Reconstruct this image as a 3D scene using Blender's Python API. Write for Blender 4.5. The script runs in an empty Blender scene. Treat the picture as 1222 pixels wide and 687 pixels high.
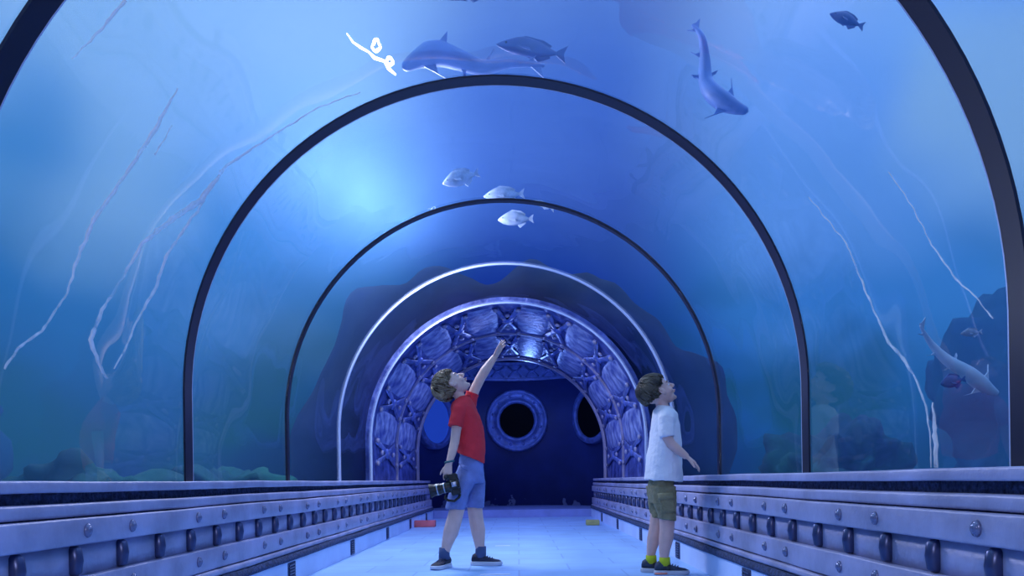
import bpy, bmesh, math, random
from mathutils import Vector, Matrix, noise
S = bpy.context.scene
C = S.collection
PI = math.pi
rnd = random.Random(7)
W, H, F = 1222.0, 687.0, 850.0

# ------------------------------------------------------------------ camera
VPX, VPY, ROLL, CZ = 618.0, 573.0, 0.014, 0.53
cam = bpy.data.cameras.new('camera'); co = bpy.data.objects.new('camera', cam); C.objects.link(co)
cam.sensor_width = 36; cam.lens = F / W * 36
cam.shift_x = -(VPX - W / 2) / W; cam.shift_y = (VPY - H / 2) / W
cam.clip_start = 0.02
co.location = (0, 0, CZ)
co.rotation_euler = (Matrix.Rotation(PI / 2, 3, 'X') @ Matrix.Rotation(-ROLL, 3, 'Z')).to_euler()
S.camera = co

# ------------------------------------------------------------------ world, lights, exposure
S.view_settings.view_transform = 'Standard'; S.view_settings.look = 'None'
S.view_settings.gamma = 1; S.view_settings.use_curve_mapping = False
S.view_settings.exposure = 0.10
S.cycles.use_denoising = True
S.cycles.volume_bounces = 1
S.cycles.transparent_max_bounces = 24
S.cycles.max_bounces = 8
w = bpy.data.worlds.new('daylight_above_tank'); S.world = w; w.use_nodes = True
def build_world():
    nt = w.node_tree; bg = nt.nodes['Background']; bg.inputs[1].default_value = 1.0
    N = nt.nodes.new; K = nt.links.new
    tc = N('ShaderNodeTexCoord'); sp = N('ShaderNodeSeparateXYZ'); K(tc.outputs['Generated'], sp.inputs[0])
    def ramp(stops, src):
        r = N('ShaderNodeValToRGB'); r.color_ramp.interpolation = 'EASE'; e = r.color_ramp.elements
        e[0].position, e[0].color = stops[0]; e[1].position, e[1].color = stops[-1]
        for p, c in stops[1:-1]: q = e.new(p); q.color = c
        K(src, r.inputs[0]); return r
    def L(c): return tuple((v / 255 / 12.92 if v / 255 <= 0.04045 else ((v / 255 + 0.055) / 1.055) ** 2.4) for v in c) + (1,)
    n0 = N('ShaderNodeTexNoise'); n0.inputs['Scale'].default_value = 2.2; n0.inputs['Detail'].default_value = 2; K(tc.outputs['Generated'], n0.inputs['Vector'])
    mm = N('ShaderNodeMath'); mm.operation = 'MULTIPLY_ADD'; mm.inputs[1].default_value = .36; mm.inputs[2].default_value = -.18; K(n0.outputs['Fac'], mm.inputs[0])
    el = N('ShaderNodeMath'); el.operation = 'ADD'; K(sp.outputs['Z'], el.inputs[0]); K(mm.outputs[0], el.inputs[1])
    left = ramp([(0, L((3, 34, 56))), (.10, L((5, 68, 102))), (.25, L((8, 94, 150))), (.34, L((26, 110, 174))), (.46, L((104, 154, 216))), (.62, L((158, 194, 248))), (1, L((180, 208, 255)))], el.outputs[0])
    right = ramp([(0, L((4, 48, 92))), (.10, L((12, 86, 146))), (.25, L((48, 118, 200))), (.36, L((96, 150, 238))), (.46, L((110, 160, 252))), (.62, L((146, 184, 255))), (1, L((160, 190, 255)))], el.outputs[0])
    mr = N('ShaderNodeMapRange'); mr.inputs[1].default_value = -.35; mr.inputs[2].default_value = .35; K(sp.outputs['X'], mr.inputs[0])
    mx = N('ShaderNodeMixRGB'); K(mr.outputs[0], mx.inputs[0]); K(left.outputs[0], mx.inputs[1]); K(right.outputs[0], mx.inputs[2])
    # water straight down the tank is deeper and darker
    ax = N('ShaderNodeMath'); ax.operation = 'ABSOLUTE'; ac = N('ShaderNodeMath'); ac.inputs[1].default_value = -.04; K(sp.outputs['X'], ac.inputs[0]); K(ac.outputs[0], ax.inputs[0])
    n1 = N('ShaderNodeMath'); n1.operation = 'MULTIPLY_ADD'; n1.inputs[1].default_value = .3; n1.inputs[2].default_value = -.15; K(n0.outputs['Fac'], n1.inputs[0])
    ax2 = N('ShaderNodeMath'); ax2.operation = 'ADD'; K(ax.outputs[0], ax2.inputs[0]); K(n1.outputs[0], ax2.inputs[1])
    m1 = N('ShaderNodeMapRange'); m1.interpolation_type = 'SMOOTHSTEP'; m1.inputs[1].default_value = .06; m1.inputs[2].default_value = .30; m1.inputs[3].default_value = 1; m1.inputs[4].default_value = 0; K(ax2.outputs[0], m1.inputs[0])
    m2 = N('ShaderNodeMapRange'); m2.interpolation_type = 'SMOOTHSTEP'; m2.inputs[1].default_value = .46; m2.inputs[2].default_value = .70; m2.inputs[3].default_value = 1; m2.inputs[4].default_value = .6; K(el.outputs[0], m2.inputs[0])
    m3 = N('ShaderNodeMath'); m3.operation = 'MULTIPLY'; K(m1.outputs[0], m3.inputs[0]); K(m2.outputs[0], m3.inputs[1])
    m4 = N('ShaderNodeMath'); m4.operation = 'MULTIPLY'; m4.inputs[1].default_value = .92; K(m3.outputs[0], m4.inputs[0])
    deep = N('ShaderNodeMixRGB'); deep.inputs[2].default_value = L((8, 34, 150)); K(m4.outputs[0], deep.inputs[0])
    # far weed beds low down
    n2 = N('ShaderNodeTexNoise'); n2.inputs['Scale'].default_value = 5.0; n2.inputs['Detail'].default_value = 3; K(tc.outputs['Generated'], n2.inputs['Vector'])
    g1 = N('ShaderNodeMapRange'); g1.interpolation_type = 'SMOOTHSTEP'; g1.inputs[1].default_value = .43; g1.inputs[2].default_value = .58; K(n2.outputs['Fac'], g1.inputs[0])
    g2 = N('ShaderNodeMapRange'); g2.interpolation_type = 'SMOOTHSTEP'; g2.inputs[1].default_value = .05; g2.inputs[2].default_value = .36; g2.inputs[3].default_value = 1; g2.inputs[4].default_value = 0; K(sp.outputs['Z'], g2.inputs[0])
    g3 = N('ShaderNodeMath'); g3.operation = 'MULTIPLY'; K(g1.outputs[0], g3.inputs[0]); K(g2.outputs[0], g3.inputs[1])
    weed = N('ShaderNodeMixRGB'); weed.inputs[2].default_value = L((3, 66, 52)); K(g3.outputs[0], weed.inputs[0])
    # pale drifting clouds in the water
    n4 = N('ShaderNodeTexNoise'); n4.inputs['Scale'].default_value = 3.1; n4.inputs['Detail'].default_value = 2; n4.inputs['Roughness'].default_value = .4
    mp = N('ShaderNodeMapping'); mp.inputs['Location'].default_value = (1.7, .4, 2.2); K(tc.outputs['Generated'], mp.inputs['Vector']); K(mp.outputs[0], n4.inputs['Vector'])
    c1 = N('ShaderNodeMapRange'); c1.interpolation_type = 'SMOOTHSTEP'; c1.inputs[1].default_value = .44; c1.inputs[2].default_value = .66; c1.inputs[4].default_value = .75; K(n4.outputs['Fac'], c1.inputs[0])
    c2 = N('ShaderNodeMapRange'); c2.interpolation_type = 'SMOOTHSTEP'; c2.inputs[1].default_value = .12; c2.inputs[2].default_value = .32; K(sp.outputs['Z'], c2.inputs[0])
    c3 = N('ShaderNodeMath'); c3.operation = 'MULTIPLY'; K(c1.outputs[0], c3.inputs[0]); K(c2.outputs[0], c3.inputs[1])
    pale = N('ShaderNodeMixRGB'); pale.inputs[2].default_value = L((150, 190, 228)); K(c3.outputs[0], pale.inputs[0]); K(mx.outputs[0], pale.inputs[1])
    K(pale.outputs[0], deep.inputs[1]); K(deep.outputs[0], weed.inputs[1])
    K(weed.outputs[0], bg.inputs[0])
build_world()

XC0 = -0.088
def area(name, loc, rot, sx, sy, power, col):
    l = bpy.data.lights.new(name, 'AREA'); l.shape = 'RECTANGLE'; l.size = sx; l.size_y = sy
    l.energy = power; l.color = col
    o = bpy.data.objects.new(name, l); C.objects.link(o); o.location = loc; o.rotation_euler = rot
    return o
area('tank_lamp_left', (-3.0, 3.2, 5.4), (0, 0, 0), 2.2, 8, 80, (0.26, 0.62, 1.0))
area('tank_lamp_right', (3.0, 3.2, 5.4), (0, 0, 0), 2.2, 8, 110, (0.30, 0.54, 1.0))
area('lobby_fill', (-0.3, -1.9, 1.85), (math.radians(80), 0, 0), .5, .12, 40, (0.76, 0.79, 1.0))  # unseen fill added behind the camera to light boys and ledges
def point(name, loc, power, col, r=0.1):
    l = bpy.data.lights.new(name, 'POINT'); l.energy = power; l.color = col; l.shadow_soft_size = r
    o = bpy.data.objects.new(name, l); C.objects.link(o); o.location = loc
    return o
point('underwater_flood', (-1.10, 5.2, 2.62), 120, (0.72, 0.74, 0.95), 0.2)
point('underwater_flood', (-0.85, 5.4, 2.55), 70, (0.72, 0.74, 0.95), 0.2)
point('underwater_flood', (-1.35, 5.0, 2.75), 60, (0.72, 0.74, 0.95), 0.2)
area('archway_fill', (XC0, 8.75, 2.12), (math.radians(-8), 0, 0), .8, 1.1, 24, (0.34, 0.44, 1.0))  # added fill without a visible fitting, brightens the metal lining
point('end_room_fill', (XC0 + .2, 10.7, 2.0), 15, (0.18, 0.34, 1.0), 0.03)  # unseen light added to lift the end wall out of black

# ------------------------------------------------------------------ helpers
def lin(c):
    return tuple((v / 255 / 12.92 if v / 255 <= 0.04045 else ((v / 255 + 0.055) / 1.055) ** 2.4) for v in c) + (1,)

def mat(name, col, rough=0.5, metal=0.0, var=0.0, scale=8.0, bump=0.0, bscale=40.0, col2=None, emit=None, estr=0, spec=None, stretch=None):
    m = bpy.data.materials.new(name); m.use_nodes = True
    nt = m.node_tree; b = nt.nodes['Principled BSDF']
    c = col if len(col) == 4 else tuple(col) + (1,)
    b.inputs['Base Color'].default_value = c
    b.inputs['Roughness'].default_value = rough; b.inputs['Metallic'].default_value = metal
    if spec is not None: b.inputs['Specular IOR Level'].default_value = spec
    tc = nt.nodes.new('ShaderNodeTexCoord'); vec = tc.outputs['Object']
    if stretch:
        mp = nt.nodes.new('ShaderNodeMapping'); mp.inputs['Scale'].default_value = stretch
        nt.links.new(vec, mp.inputs['Vector']); vec = mp.outputs[0]
    if var or col2:
        n = nt.nodes.new('ShaderNodeTexNoise'); n.inputs['Scale'].default_value = scale; n.inputs['Detail'].default_value = 6
        nt.links.new(vec, n.inputs['Vector'])
        r = nt.nodes.new('ShaderNodeValToRGB')
        r.color_ramp.elements[0].position = 0.35; r.color_ramp.elements[1].position = 0.68
        if col2:
            r.color_ramp.elements[0].color = c; r.color_ramp.elements[1].color = col2 if len(col2) == 4 else tuple(col2) + (1,)
        else:
            r.color_ramp.elements[0].color = tuple(v * (1 - var) for v in c[:3]) + (1,)
            r.color_ramp.elements[1].color = tuple(min(1, v * (1 + var)) for v in c[:3]) + (1,)
        nt.links.new(n.outputs['Fac'], r.inputs[0]); nt.links.new(r.outputs[0], b.inputs['Base Color'])
    if bump:
        n2 = nt.nodes.new('ShaderNodeTexNoise'); n2.inputs['Scale'].default_value = bscale; n2.inputs['Detail'].default_value = 5
        nt.links.new(vec, n2.inputs['Vector'])
        bp = nt.nodes.new('ShaderNodeBump'); bp.inputs['Strength'].default_value = bump; bp.inputs['Distance'].default_value = 0.02
        nt.links.new(n2.outputs['Fac'], bp.inputs['Height']); nt.links.new(bp.outputs[0], b.inputs['Normal'])
    if emit:
        b.inputs['Emission Color'].default_value = tuple(emit) + (1,); b.inputs['Emission Strength'].default_value = estr
    return m

def props(o, label=None, cat=None, group=None, kind=None):
    if label: o['label'] = label
    if cat: o['category'] = cat
    if group: o['group'] = group
    if kind: o['kind'] = kind
    return o

def link(name, bm, m, parent=None, smooth=True, loc=None):
    me = bpy.data.meshes.new(name); bmesh.ops.recalc_face_normals(bm, faces=bm.faces); bm.to_mesh(me); bm.free()
    if smooth:
        for p in me.polygons: p.use_smooth = True
    ms = m if isinstance(m, (list, tuple)) else [m]
    for x in ms: me.materials.append(x)
    o = bpy.data.objects.new(name, me); C.objects.link(o)
    if loc: o.location = loc
    if parent: o.parent = parent
    return o

def empty(name, loc, label, cat, group=None, rz=0):
    o = bpy.data.objects.new(name, None); C.objects.link(o); o.location = loc; o.rotation_euler = (0, 0, rz)
    return props(o, label, cat, group)

def box(bm, x0, x1, y0, y1, z0, z1, bevel=0.0, seg=2):
    r = bmesh.ops.create_cube(bm, size=1)
    bmesh.ops.scale(bm, vec=(x1 - x0, y1 - y0, z1 - z0), verts=r['verts'])
    bmesh.ops.translate(bm, vec=((x0 + x1) / 2, (y0 + y1) / 2, (z0 + z1) / 2), verts=r['verts'])
    if bevel:
        es = set(e for v in r['verts'] for e in v.link_edges)
        bmesh.ops.bevel(bm, geom=list(es), offset=bevel, segments=seg, affect='EDGES', profile=0.5)
    return r['verts']

def autosmooth(o, ang=35):
    me = o.data
    me.set_sharp_from_angle(angle=math.radians(ang))
    return o

def ell(bm, c, r, rot=None, seg=20):
    M = Matrix.Translation(c) @ ((rot.to_4x4()) if rot is not None else Matrix()) @ Matrix.Diagonal((r[0], r[1], r[2], 1))
    bmesh.ops.create_uvsphere(bm, u_segments=seg, v_segments=max(8, seg // 2), radius=1, matrix=M)

def loft(bm, rings, n=20, cap=True):
    """rings: (centre, axis_a vector, axis_b vector) -> closed tube"""
    loops = []
    for c, a, b in rings:
        c, a, b = Vector(c), Vector(a), Vector(b)
        loops.append([bm.verts.new(c + a * math.cos(2 * PI * k / n) + b * math.sin(2 * PI * k / n)) for k in range(n)])
    for A, B in zip(loops, loops[1:]):
        for k in range(n):
            bm.faces.new((A[k], A[(k + 1) % n], B[(k + 1) % n], B[k]))
    if cap:
        bm.faces.new(loops[0][::-1]); bm.faces.new(loops[-1])
    return loops

def tube(bm, pts, rad, n=12, cap=True, flat=1.0, up=None):
    """tapered tube through points; flat squeezes the second axis"""
    pts = [Vector(p) for p in pts]
    if not isinstance(rad, (list, tuple)): rad = [rad] * len(pts)
    rings = []; prev = None
    for i, p in enumerate(pts):
        t = (pts[min(i + 1, len(pts) - 1)] - pts[max(i - 1, 0)]).normalized()
        ref = prev if prev is not None else (Vector(up) if up else (Vector((0, 1, 0)) if abs(t.y) < 0.9 else Vector((1, 0, 0))))
        a = (ref - t * ref.dot(t)).normalized(); b = t.cross(a)
        prev = a
        rings.append((p, a * rad[i], b * rad[i] * flat))
    return loft(bm, rings, n, cap)

def capsule(bm, p0, p1, r0, r1, n=12):
    p0, p1 = Vector(p0), Vector(p1); d = (p1 - p0); L = d.length; t = d / L
    pts = [p0 - t * r0 * .95, p0 - t * r0 * .6, p0] + [p0 + d * .5] + [p1, p1 + t * r1 * .6, p1 + t * r1 * .95]
    rs = [r0 * .3, r0 * .8, r0, (r0 + r1) / 2, r1, r1 * .8, r1 * .3]
    tube(bm, pts, rs, n)

# ------------------------------------------------------------------ tunnel measures (metres)
XC, R, SPRING = -0.088, 1.34, 0.93
SILL = 0.545
Y0, YG, YM, YE = -2.4, 7.0, 8.45, 10.2     # tunnel mouth behind camera, end of glass, lining seam, end of lining

def arch_pt(s, r):
    """s in [0,1] along the arch from left foot over the crown to right foot, radius r; returns (x,z),(nx,nz) outward"""
    st = SPRING - SILL + 0.02
    tot = 2 * st + PI * R; d = s * tot
    if d < st: return (XC - r, SILL - 0.02 + d), (-1, 0)
    if d > st + PI * R: return (XC + r, SPRING - (d - st - PI * R)), (1, 0)
    a = PI - (d - st) / R
    return (XC + r * math.cos(a), SPRING + r * math.sin(a)), (math.cos(a), math.sin(a))
ARCH_LEN = 2 * (SPRING - SILL + 0.02) + PI * R

def arch_shell(bm, r0, r1, y0, y1, ns=72, ny=1, s0=0.0, s1=1.0):
    """closed shell between radii r0<r1, between y0 and y1"""
    for r, flip in ((r0, False), (r1, True)):
        pass
    grid = {}
    for i in range(ns + 1):
        s = s0 + (s1 - s0) * i / ns
        for j in range(ny + 1):
            y = y0 + (y1 - y0) * j / ny
            for k, r in enumerate((r0, r1)):
                (x, z), _ = arch_pt(s, r)
                grid[i, j, k] = bm.verts.new((x, y, z))
    for i in range(ns):
        for j in range(ny):
            bm.faces.new([grid[i, j, 0], grid[i + 1, j, 0], grid[i + 1, j + 1, 0], grid[i, j + 1, 0]])
            bm.faces.new([grid[i, j, 1], grid[i, j + 1, 1], grid[i + 1, j + 1, 1], grid[i + 1, j, 1]])
        for j in (0, ny):
            bm.faces.new([grid[i, j, 0], grid[i + 1, j, 0], grid[i + 1, j, 1], grid[i, j, 1]])
    for j in range(ny):
        for i in (0, ns):
            bm.faces.new([grid[i, j, 0], grid[i, j + 1, 0], grid[i, j + 1, 1], grid[i, j, 1]])

# ------------------------------------------------------------------ materials
def glass_mat():
    m = bpy.data.materials.new('acrylic'); m.use_nodes = True; nt = m.node_tree; nt.nodes.clear()
    out = nt.nodes.new('ShaderNodeOutputMaterial'); mix = nt.nodes.new('ShaderNodeMixShader')
    tr = nt.nodes.new('ShaderNodeBsdfTransparent'); tr.inputs[0].default_value = (0.97, 0.985, 1, 1)
    gl = nt.nodes.new('ShaderNodeBsdfGlossy'); gl.inputs['Roughness'].default_value = 0.015
    fr = nt.nodes.new('ShaderNodeFresnel'); fr.inputs['IOR'].default_value = 1.6
    ge = nt.nodes.new('ShaderNodeNewGeometry'); mul = nt.nodes.new('ShaderNodeMath'); mul.operation = 'MULTIPLY'
    inv = nt.nodes.new('ShaderNodeMath'); inv.operation = 'SUBTRACT'; inv.inputs[0].default_value = 1
    tc = nt.nodes.new('ShaderNodeTexCoord'); n = nt.nodes.new('ShaderNodeTexNoise'); n.inputs['Scale'].default_value = 1.6
    n.inputs['Detail'].default_value = 1
    bp = nt.nodes.new('ShaderNodeBump'); bp.inputs['Strength'].default_value = 0.25; bp.inputs['Distance'].default_value = 0.05
    nt.links.new(tc.outputs['Object'], n.inputs['Vector']); nt.links.new(n.outputs['Fac'], bp.inputs['Height'])
    nt.links.new(bp.outputs[0], gl.inputs['Normal']); 
    nt.links.new(ge.outputs['Backfacing'], inv.inputs[1]); nt.links.new(fr.outputs[0], mul.inputs[0]); nt.links.new(inv.outputs[0], mul.inputs[1])
    nt.links.new(mul.outputs[0], mix.inputs[0]); nt.links.new(tr.outputs[0], mix.inputs[1]); nt.links.new(gl.outputs[0], mix.inputs[2])
    nt.links.new(mix.outputs[0], out.inputs[0])
    return m
M_glass = glass_mat()
M_seam = mat('dark_rubber_seam', lin((10, 18, 48)), 0.4)
M_trim = mat('pale_metal_trim', lin((190, 205, 240)), 0.35, 0.3)
M_paint = mat('blue_grey_paint', lin((158, 156, 188)), 0.45, 0.1, var=0.22, scale=5, bump=0.25, bscale=22)
M_paint2 = mat('hammered_metal', lin((128, 146, 205)), 0.42, 0.15, var=0.35, scale=7, bump=0.5, bscale=18)
M_rib = mat('dark_cast_metal', lin((62, 70, 108)), 0.32, 0.5)
M_bolt = mat('bolt_metal', lin((112, 116, 150)), 0.25, 0.4)
M_backing = mat('dark_blue_metal', lin((46, 60, 132)), 0.42, 0.15, col2=lin((104, 120, 196)), scale=6, bump=1.0, bscale=14)
M_cross = mat('mid_blue_metal', lin((106, 122, 192)), 0.38, 0.2, var=.4, scale=8, bump=.5, bscale=18)
M_plate = mat('worn_plate_metal', lin((78, 94, 172)), 0.42, 0.1, col2=lin((190, 200, 238)), scale=6, bump=.9, bscale=14)
M_rough = mat('rough_mortar', lin((62, 74, 112)), 0.9, 0, var=0.5, scale=60, bump=1.0, bscale=90)
M_curb = mat('curb_paint', lin((196, 214, 250)), 0.55, 0, var=0.08, scale=4)
M_navy = mat('navy_wall_paint', lin((40, 58, 120)), 0.6, 0, var=0.2, scale=3, bump=0.15)
M_dark = mat('dark_void', lin((4, 5, 12)), 0.8)

def floor_mat():
    m = mat('painted_floor', lin((160, 200, 246)), 0.42, 0, var=0.10, scale=3)
    nt = m.node_tree; b = nt.nodes['Principled BSDF']
    tc = nt.nodes.new('ShaderNodeTexCoord'); br = nt.nodes.new('ShaderNodeTexBrick')
    br.inputs['Scale'].default_value = 1.0; br.inputs['Mortar Size'].default_value = 0.006
    br.inputs['Brick Width'].default_value = 0.6; br.inputs['Row Height'].default_value = 0.3
    br.inputs['Color1'].default_value = (1, 1, 1, 1); br.inputs['Color2'].default_value = (0.9, 0.92, 0.96, 1); br.inputs['Mortar'].default_value = (0.62, 0.66, 0.78, 1)
    nt.links.new(tc.outputs['Object'], br.inputs['Vector'])
    src = b.inputs['Base Color'].links[0].from_socket
    mx = nt.nodes.new('ShaderNodeMixRGB'); mx.blend_type = 'MULTIPLY'; mx.inputs[0].default_value = 0.8
    nt.links.new(src, mx.inputs[1]); nt.links.new(br.outputs['Color'], mx.inputs[2]); nt.links.new(mx.outputs[0], b.inputs['Base Color'])
    return m
M_floor = floor_mat()

# ------------------------------------------------------------------ tank: water, walls, bed
TX, TZ, TY1 = 4.8, 4.8, 7.9
def water():
    bm = bmesh.new()
    ro = R + 0.045
    prof = [(XC - ro, 0.02)]
    for i in range(61):
        (x, z), _ = arch_pt(i / 60, ro); prof.append((x, z))
    prof += [(XC + ro, 0.02), (TX, 0.02), (TX, TZ), (-TX, TZ), (-TX, 0.02)]
    a = [bm.verts.new((x, Y0 + .05, z)) for x, z in prof]; b = [bm.verts.new((x, YG + .55, z)) for x, z in prof]
    n = len(prof)
    for i in range(n): bm.faces.new((a[i], a[(i + 1) % n], b[(i + 1) % n], b[i]))
    bm.faces.new(a); bm.faces.new(b[::-1])
    m = bpy.data.materials.new('tank_water'); m.use_nodes = True; nt = m.node_tree; nt.nodes.clear()
    out = nt.nodes.new('ShaderNodeOutputMaterial'); tr = nt.nodes.new('ShaderNodeBsdfTransparent')
    sc = nt.nodes.new('ShaderNodeVolumeScatter'); sc.inputs['Color'].default_value = (0.20, 0.44, 0.95, 1); sc.inputs['Density'].default_value = 0.10
    sc.inputs['Anisotropy'].default_value = 0.2
    ab = nt.nodes.new('ShaderNodeVolumeAbsorption'); ab.inputs['Color'].default_value = (0.15, 0.6, 1.0, 1); ab.inputs['Density'].default_value = 0.07
    ad = nt.nodes.new('ShaderNodeAddShader')
    nt.links.new(sc.outputs[0], ad.inputs[0]); nt.links.new(ab.outputs[0], ad.inputs[1])
    nt.links.new(tr.outputs[0], out.inputs['Surface']); nt.links.new(ad.outputs[0], out.inputs['Volume'])
    o = link('water', bm, m, smooth=False)
    props(o, kind='stuff', label='clear blue aquarium water filling the tank around the tunnel', cat='water')
water()

M_tank = mat('tank_wall_blue', lin((16, 60, 110)), 0.8, 0, col2=lin((24, 96, 130)), scale=0.6)
M_tankend = mat('tank_end_rockwork', lin((3, 10, 50)), 0.9, 0, col2=lin((7, 26, 88)), scale=0.9, bump=.5, bscale=5)
M_bed = mat('tank_bed_gravel', lin((40, 80, 100)), 0.9, 0, var=.3)
def slab(name, x0, x1, y0, y1, z0, z1, m):
    bm = bmesh.new(); box(bm, x0, x1, y0, y1, z0, z1)
    return props(link(name, bm, m, smooth=False), kind='structure')
def arch_wall(name, y0, y1, m, ri, x1=TX, z1=TZ + .3, zb=0.0):
    bm = bmesh.new(); prof = [(XC - ri, zb)]
    for i in range(61):
        (x, z), _ = arch_pt(i / 60, ri); prof.append((x, z))
    prof += [(XC + ri, zb), (x1, zb), (x1, z1), (-x1, z1), (-x1, zb)]
    a = [bm.verts.new((x, y0, z)) for x, z in prof]; b = [bm.verts.new((x, y1, z)) for x, z in prof]
    n = len(prof)
    for i in range(n): bm.faces.new((a[i], a[(i + 1) % n], b[(i + 1) % n], b[i]))
    bm.faces.new(a); bm.faces.new(b[::-1])
    return props(link(name, bm, m, smooth=False), kind='structure')
def end_rock():
    """rockwork round the far archway: irregular mound, high over the arch and lower to the sides"""
    bm = bmesh.new(); na, nr = 96, 14; G = {}
    for i in range(na + 1):
        s_ = i / na; (x0, z0), (nx, nz) = arch_pt(s_, R + .06)
        if i in (0, na): z0 = 0
        a = PI - PI * s_
        k = 1.03 + .14 * noise.noise(Vector((s_ * 5, 2, 0))) + .07 * noise.noise(Vector((s_ * 16, 7, 0)))
        ox, oz = XC + math.cos(a) * 2.5 * k, max(0, math.sin(a)) ** .8 * 2.95 * k
        for j in range(nr + 1):
            t = j / nr
            px, pz = x0 + (ox - x0) * t, z0 + (oz - z0) * t
            yy = YG + .12 + 1.0 * t ** 1.5 + .30 * noise.noise(Vector((px * 1.3, pz * 1.3, 1))) * min(1, t * 4) + .10 * noise.noise(Vector((px * 4, pz * 4, 1))) * min(1, t * 4)
            G[i, j, 0] = bm.verts.new((px, yy, pz)); G[i, j, 1] = bm.verts.new((px, TY1 + .5, pz))
    for i in range(na):
        for j in range(nr):
            bm.faces.new((G[i, j, 0], G[i + 1, j, 0], G[i + 1, j + 1, 0], G[i, j + 1, 0]))
            bm.faces.new((G[i, j, 1], G[i, j + 1, 1], G[i + 1, j + 1, 1], G[i + 1, j, 1]))
        for j in (0, nr): bm.faces.new((G[i, j, 0], G[i + 1, j, 0], G[i + 1, j, 1], G[i, j, 1]))
    for i in (0, na):
        for j in range(nr): bm.faces.new((G[i, j, 0], G[i, j + 1, 0], G[i, j + 1, 1], G[i, j, 1]))
    props(link('wall_back', bm, M_tankend), kind='structure')
end_rock()
arch_wall('wall_front', Y0 - .2, Y0, M_tank, R + .045)
slab('floor_tank', -TX, XC - R - .05, Y0, TY1, -.1, 0.0, M_bed)
slab('floor_tank', XC + R + .05, TX, Y0, TY1, -.1, 0.0, M_bed)
slab('wall_lobby', -2.5, 2.5, -4.6, -4.5, -.1, 3.2, M_navy)
slab('floor', XC - 1.42, XC + 1.42, -4.5, YE, -.1, 0.0, M_floor)

# ------------------------------------------------------------------ acrylic panels and seams
RY = [-0.88, 0.45, 1.78, 3.108, 4.44, 5.745, YG]
edges = [Y0] + RY
for i in range(len(edges) - 1):
    bm = bmesh.new(); arch_shell(bm, R + .012, R + .04, edges[i] + .004, edges[i + 1] - .004, ny=4)
    props(autosmooth(link('window_%d' % (i + 1), bm, M_glass)), kind='structure')
for i, y in enumerate(RY):
    bm = bmesh.new(); hw = 0.034 if i < 4 else (0.020 if i == 4 else 0.009)
    arch_shell(bm, R + (.004 if i < 4 else -.002), R + .013, y - hw, y + hw)
    o = props(autosmooth(link('trim_%d' % (i + 1), bm, M_seam if i < 5 else M_trim)), kind='structure')
    if i < 5:
        bm = bmesh.new(); arch_shell(bm, R + .003, R + .010, y + hw, y + hw + .004)
        autosmooth(link('sealant_bead', bm, M_trim, o))

# ------------------------------------------------------------------ ledges
def wob(y, seed, amp=0.006):
    return amp * (noise.noise((y * 1.1, seed, 0)) + 0.5 * noise.noise((y * 3.3, seed, 5)))
def strip(bm, side, prof, y0, y1, seed, amp=0.005, dy=0.08):
    """closed extrusion along y of a profile of (half width, z), wavy like hand-shaped mortar"""
    n = int((y1 - y0) / dy); L = []
    for j in range(n + 1):
        y = y0 + (y1 - y0) * j / n
        wx, wz = wob(y, seed, amp), wob(y, seed + 9.3, amp)
        L.append([bm.verts.new((XC + side * (h + wx), y, z + wz)) for h, z in prof])
    m = len(prof)
    for A, B in zip(L, L[1:]):
        for k in range(m): bm.faces.new((A[k], A[(k + 1) % m], B[(k + 1) % m], B[k]))
    bm.faces.new(L[0]); bm.faces.new(L[-1][::-1])
def band(side, h, z0, z1, seed, amp=.004, rd=.008, back=1.30):
    bm = bmesh.new()
    strip(bm, side, [(back, z0), (h + rd, z0), (h + rd * .3, z0 + rd * .3), (h, z0 + rd), (h, z1 - rd), (h + rd * .3, z1 - rd * .3), (h + rd, z1), (back, z1)], Y0, YE - .1, seed, amp)
    return bm
def bolt_bm():
    bm = bmesh.new()
    bmesh.ops.create_uvsphere(bm, u_segments=12, v_segments=8, radius=1, matrix=Matrix.Diagonal((.013, .013, .015, 1)))
    loft(bm, [((.004, 0, 0), (0, .016, 0), (0, 0, .021)), ((-.005, 0, 0), (0, .014, 0), (0, 0, .018)), ((-.007, 0, 0), (0, .008, 0), (0, 0, .011))], 12)
    return bm
def rib_bm():
    bm = bmesh.new()
    loft(bm, [((0, 0, -.042), (.012, 0, 0), (0, .010, 0)), ((-.003, 0, -.034), (.020, 0, 0), (0, .016, 0)), ((-.006, 0, 0), (.022, 0, 0), (0, .018, 0)),
              ((-.003, 0, .034), (.020, 0, 0), (0, .016, 0)), ((0, 0, .042), (.012, 0, 0), (0, .010, 0))], 10)
    return bm
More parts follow.
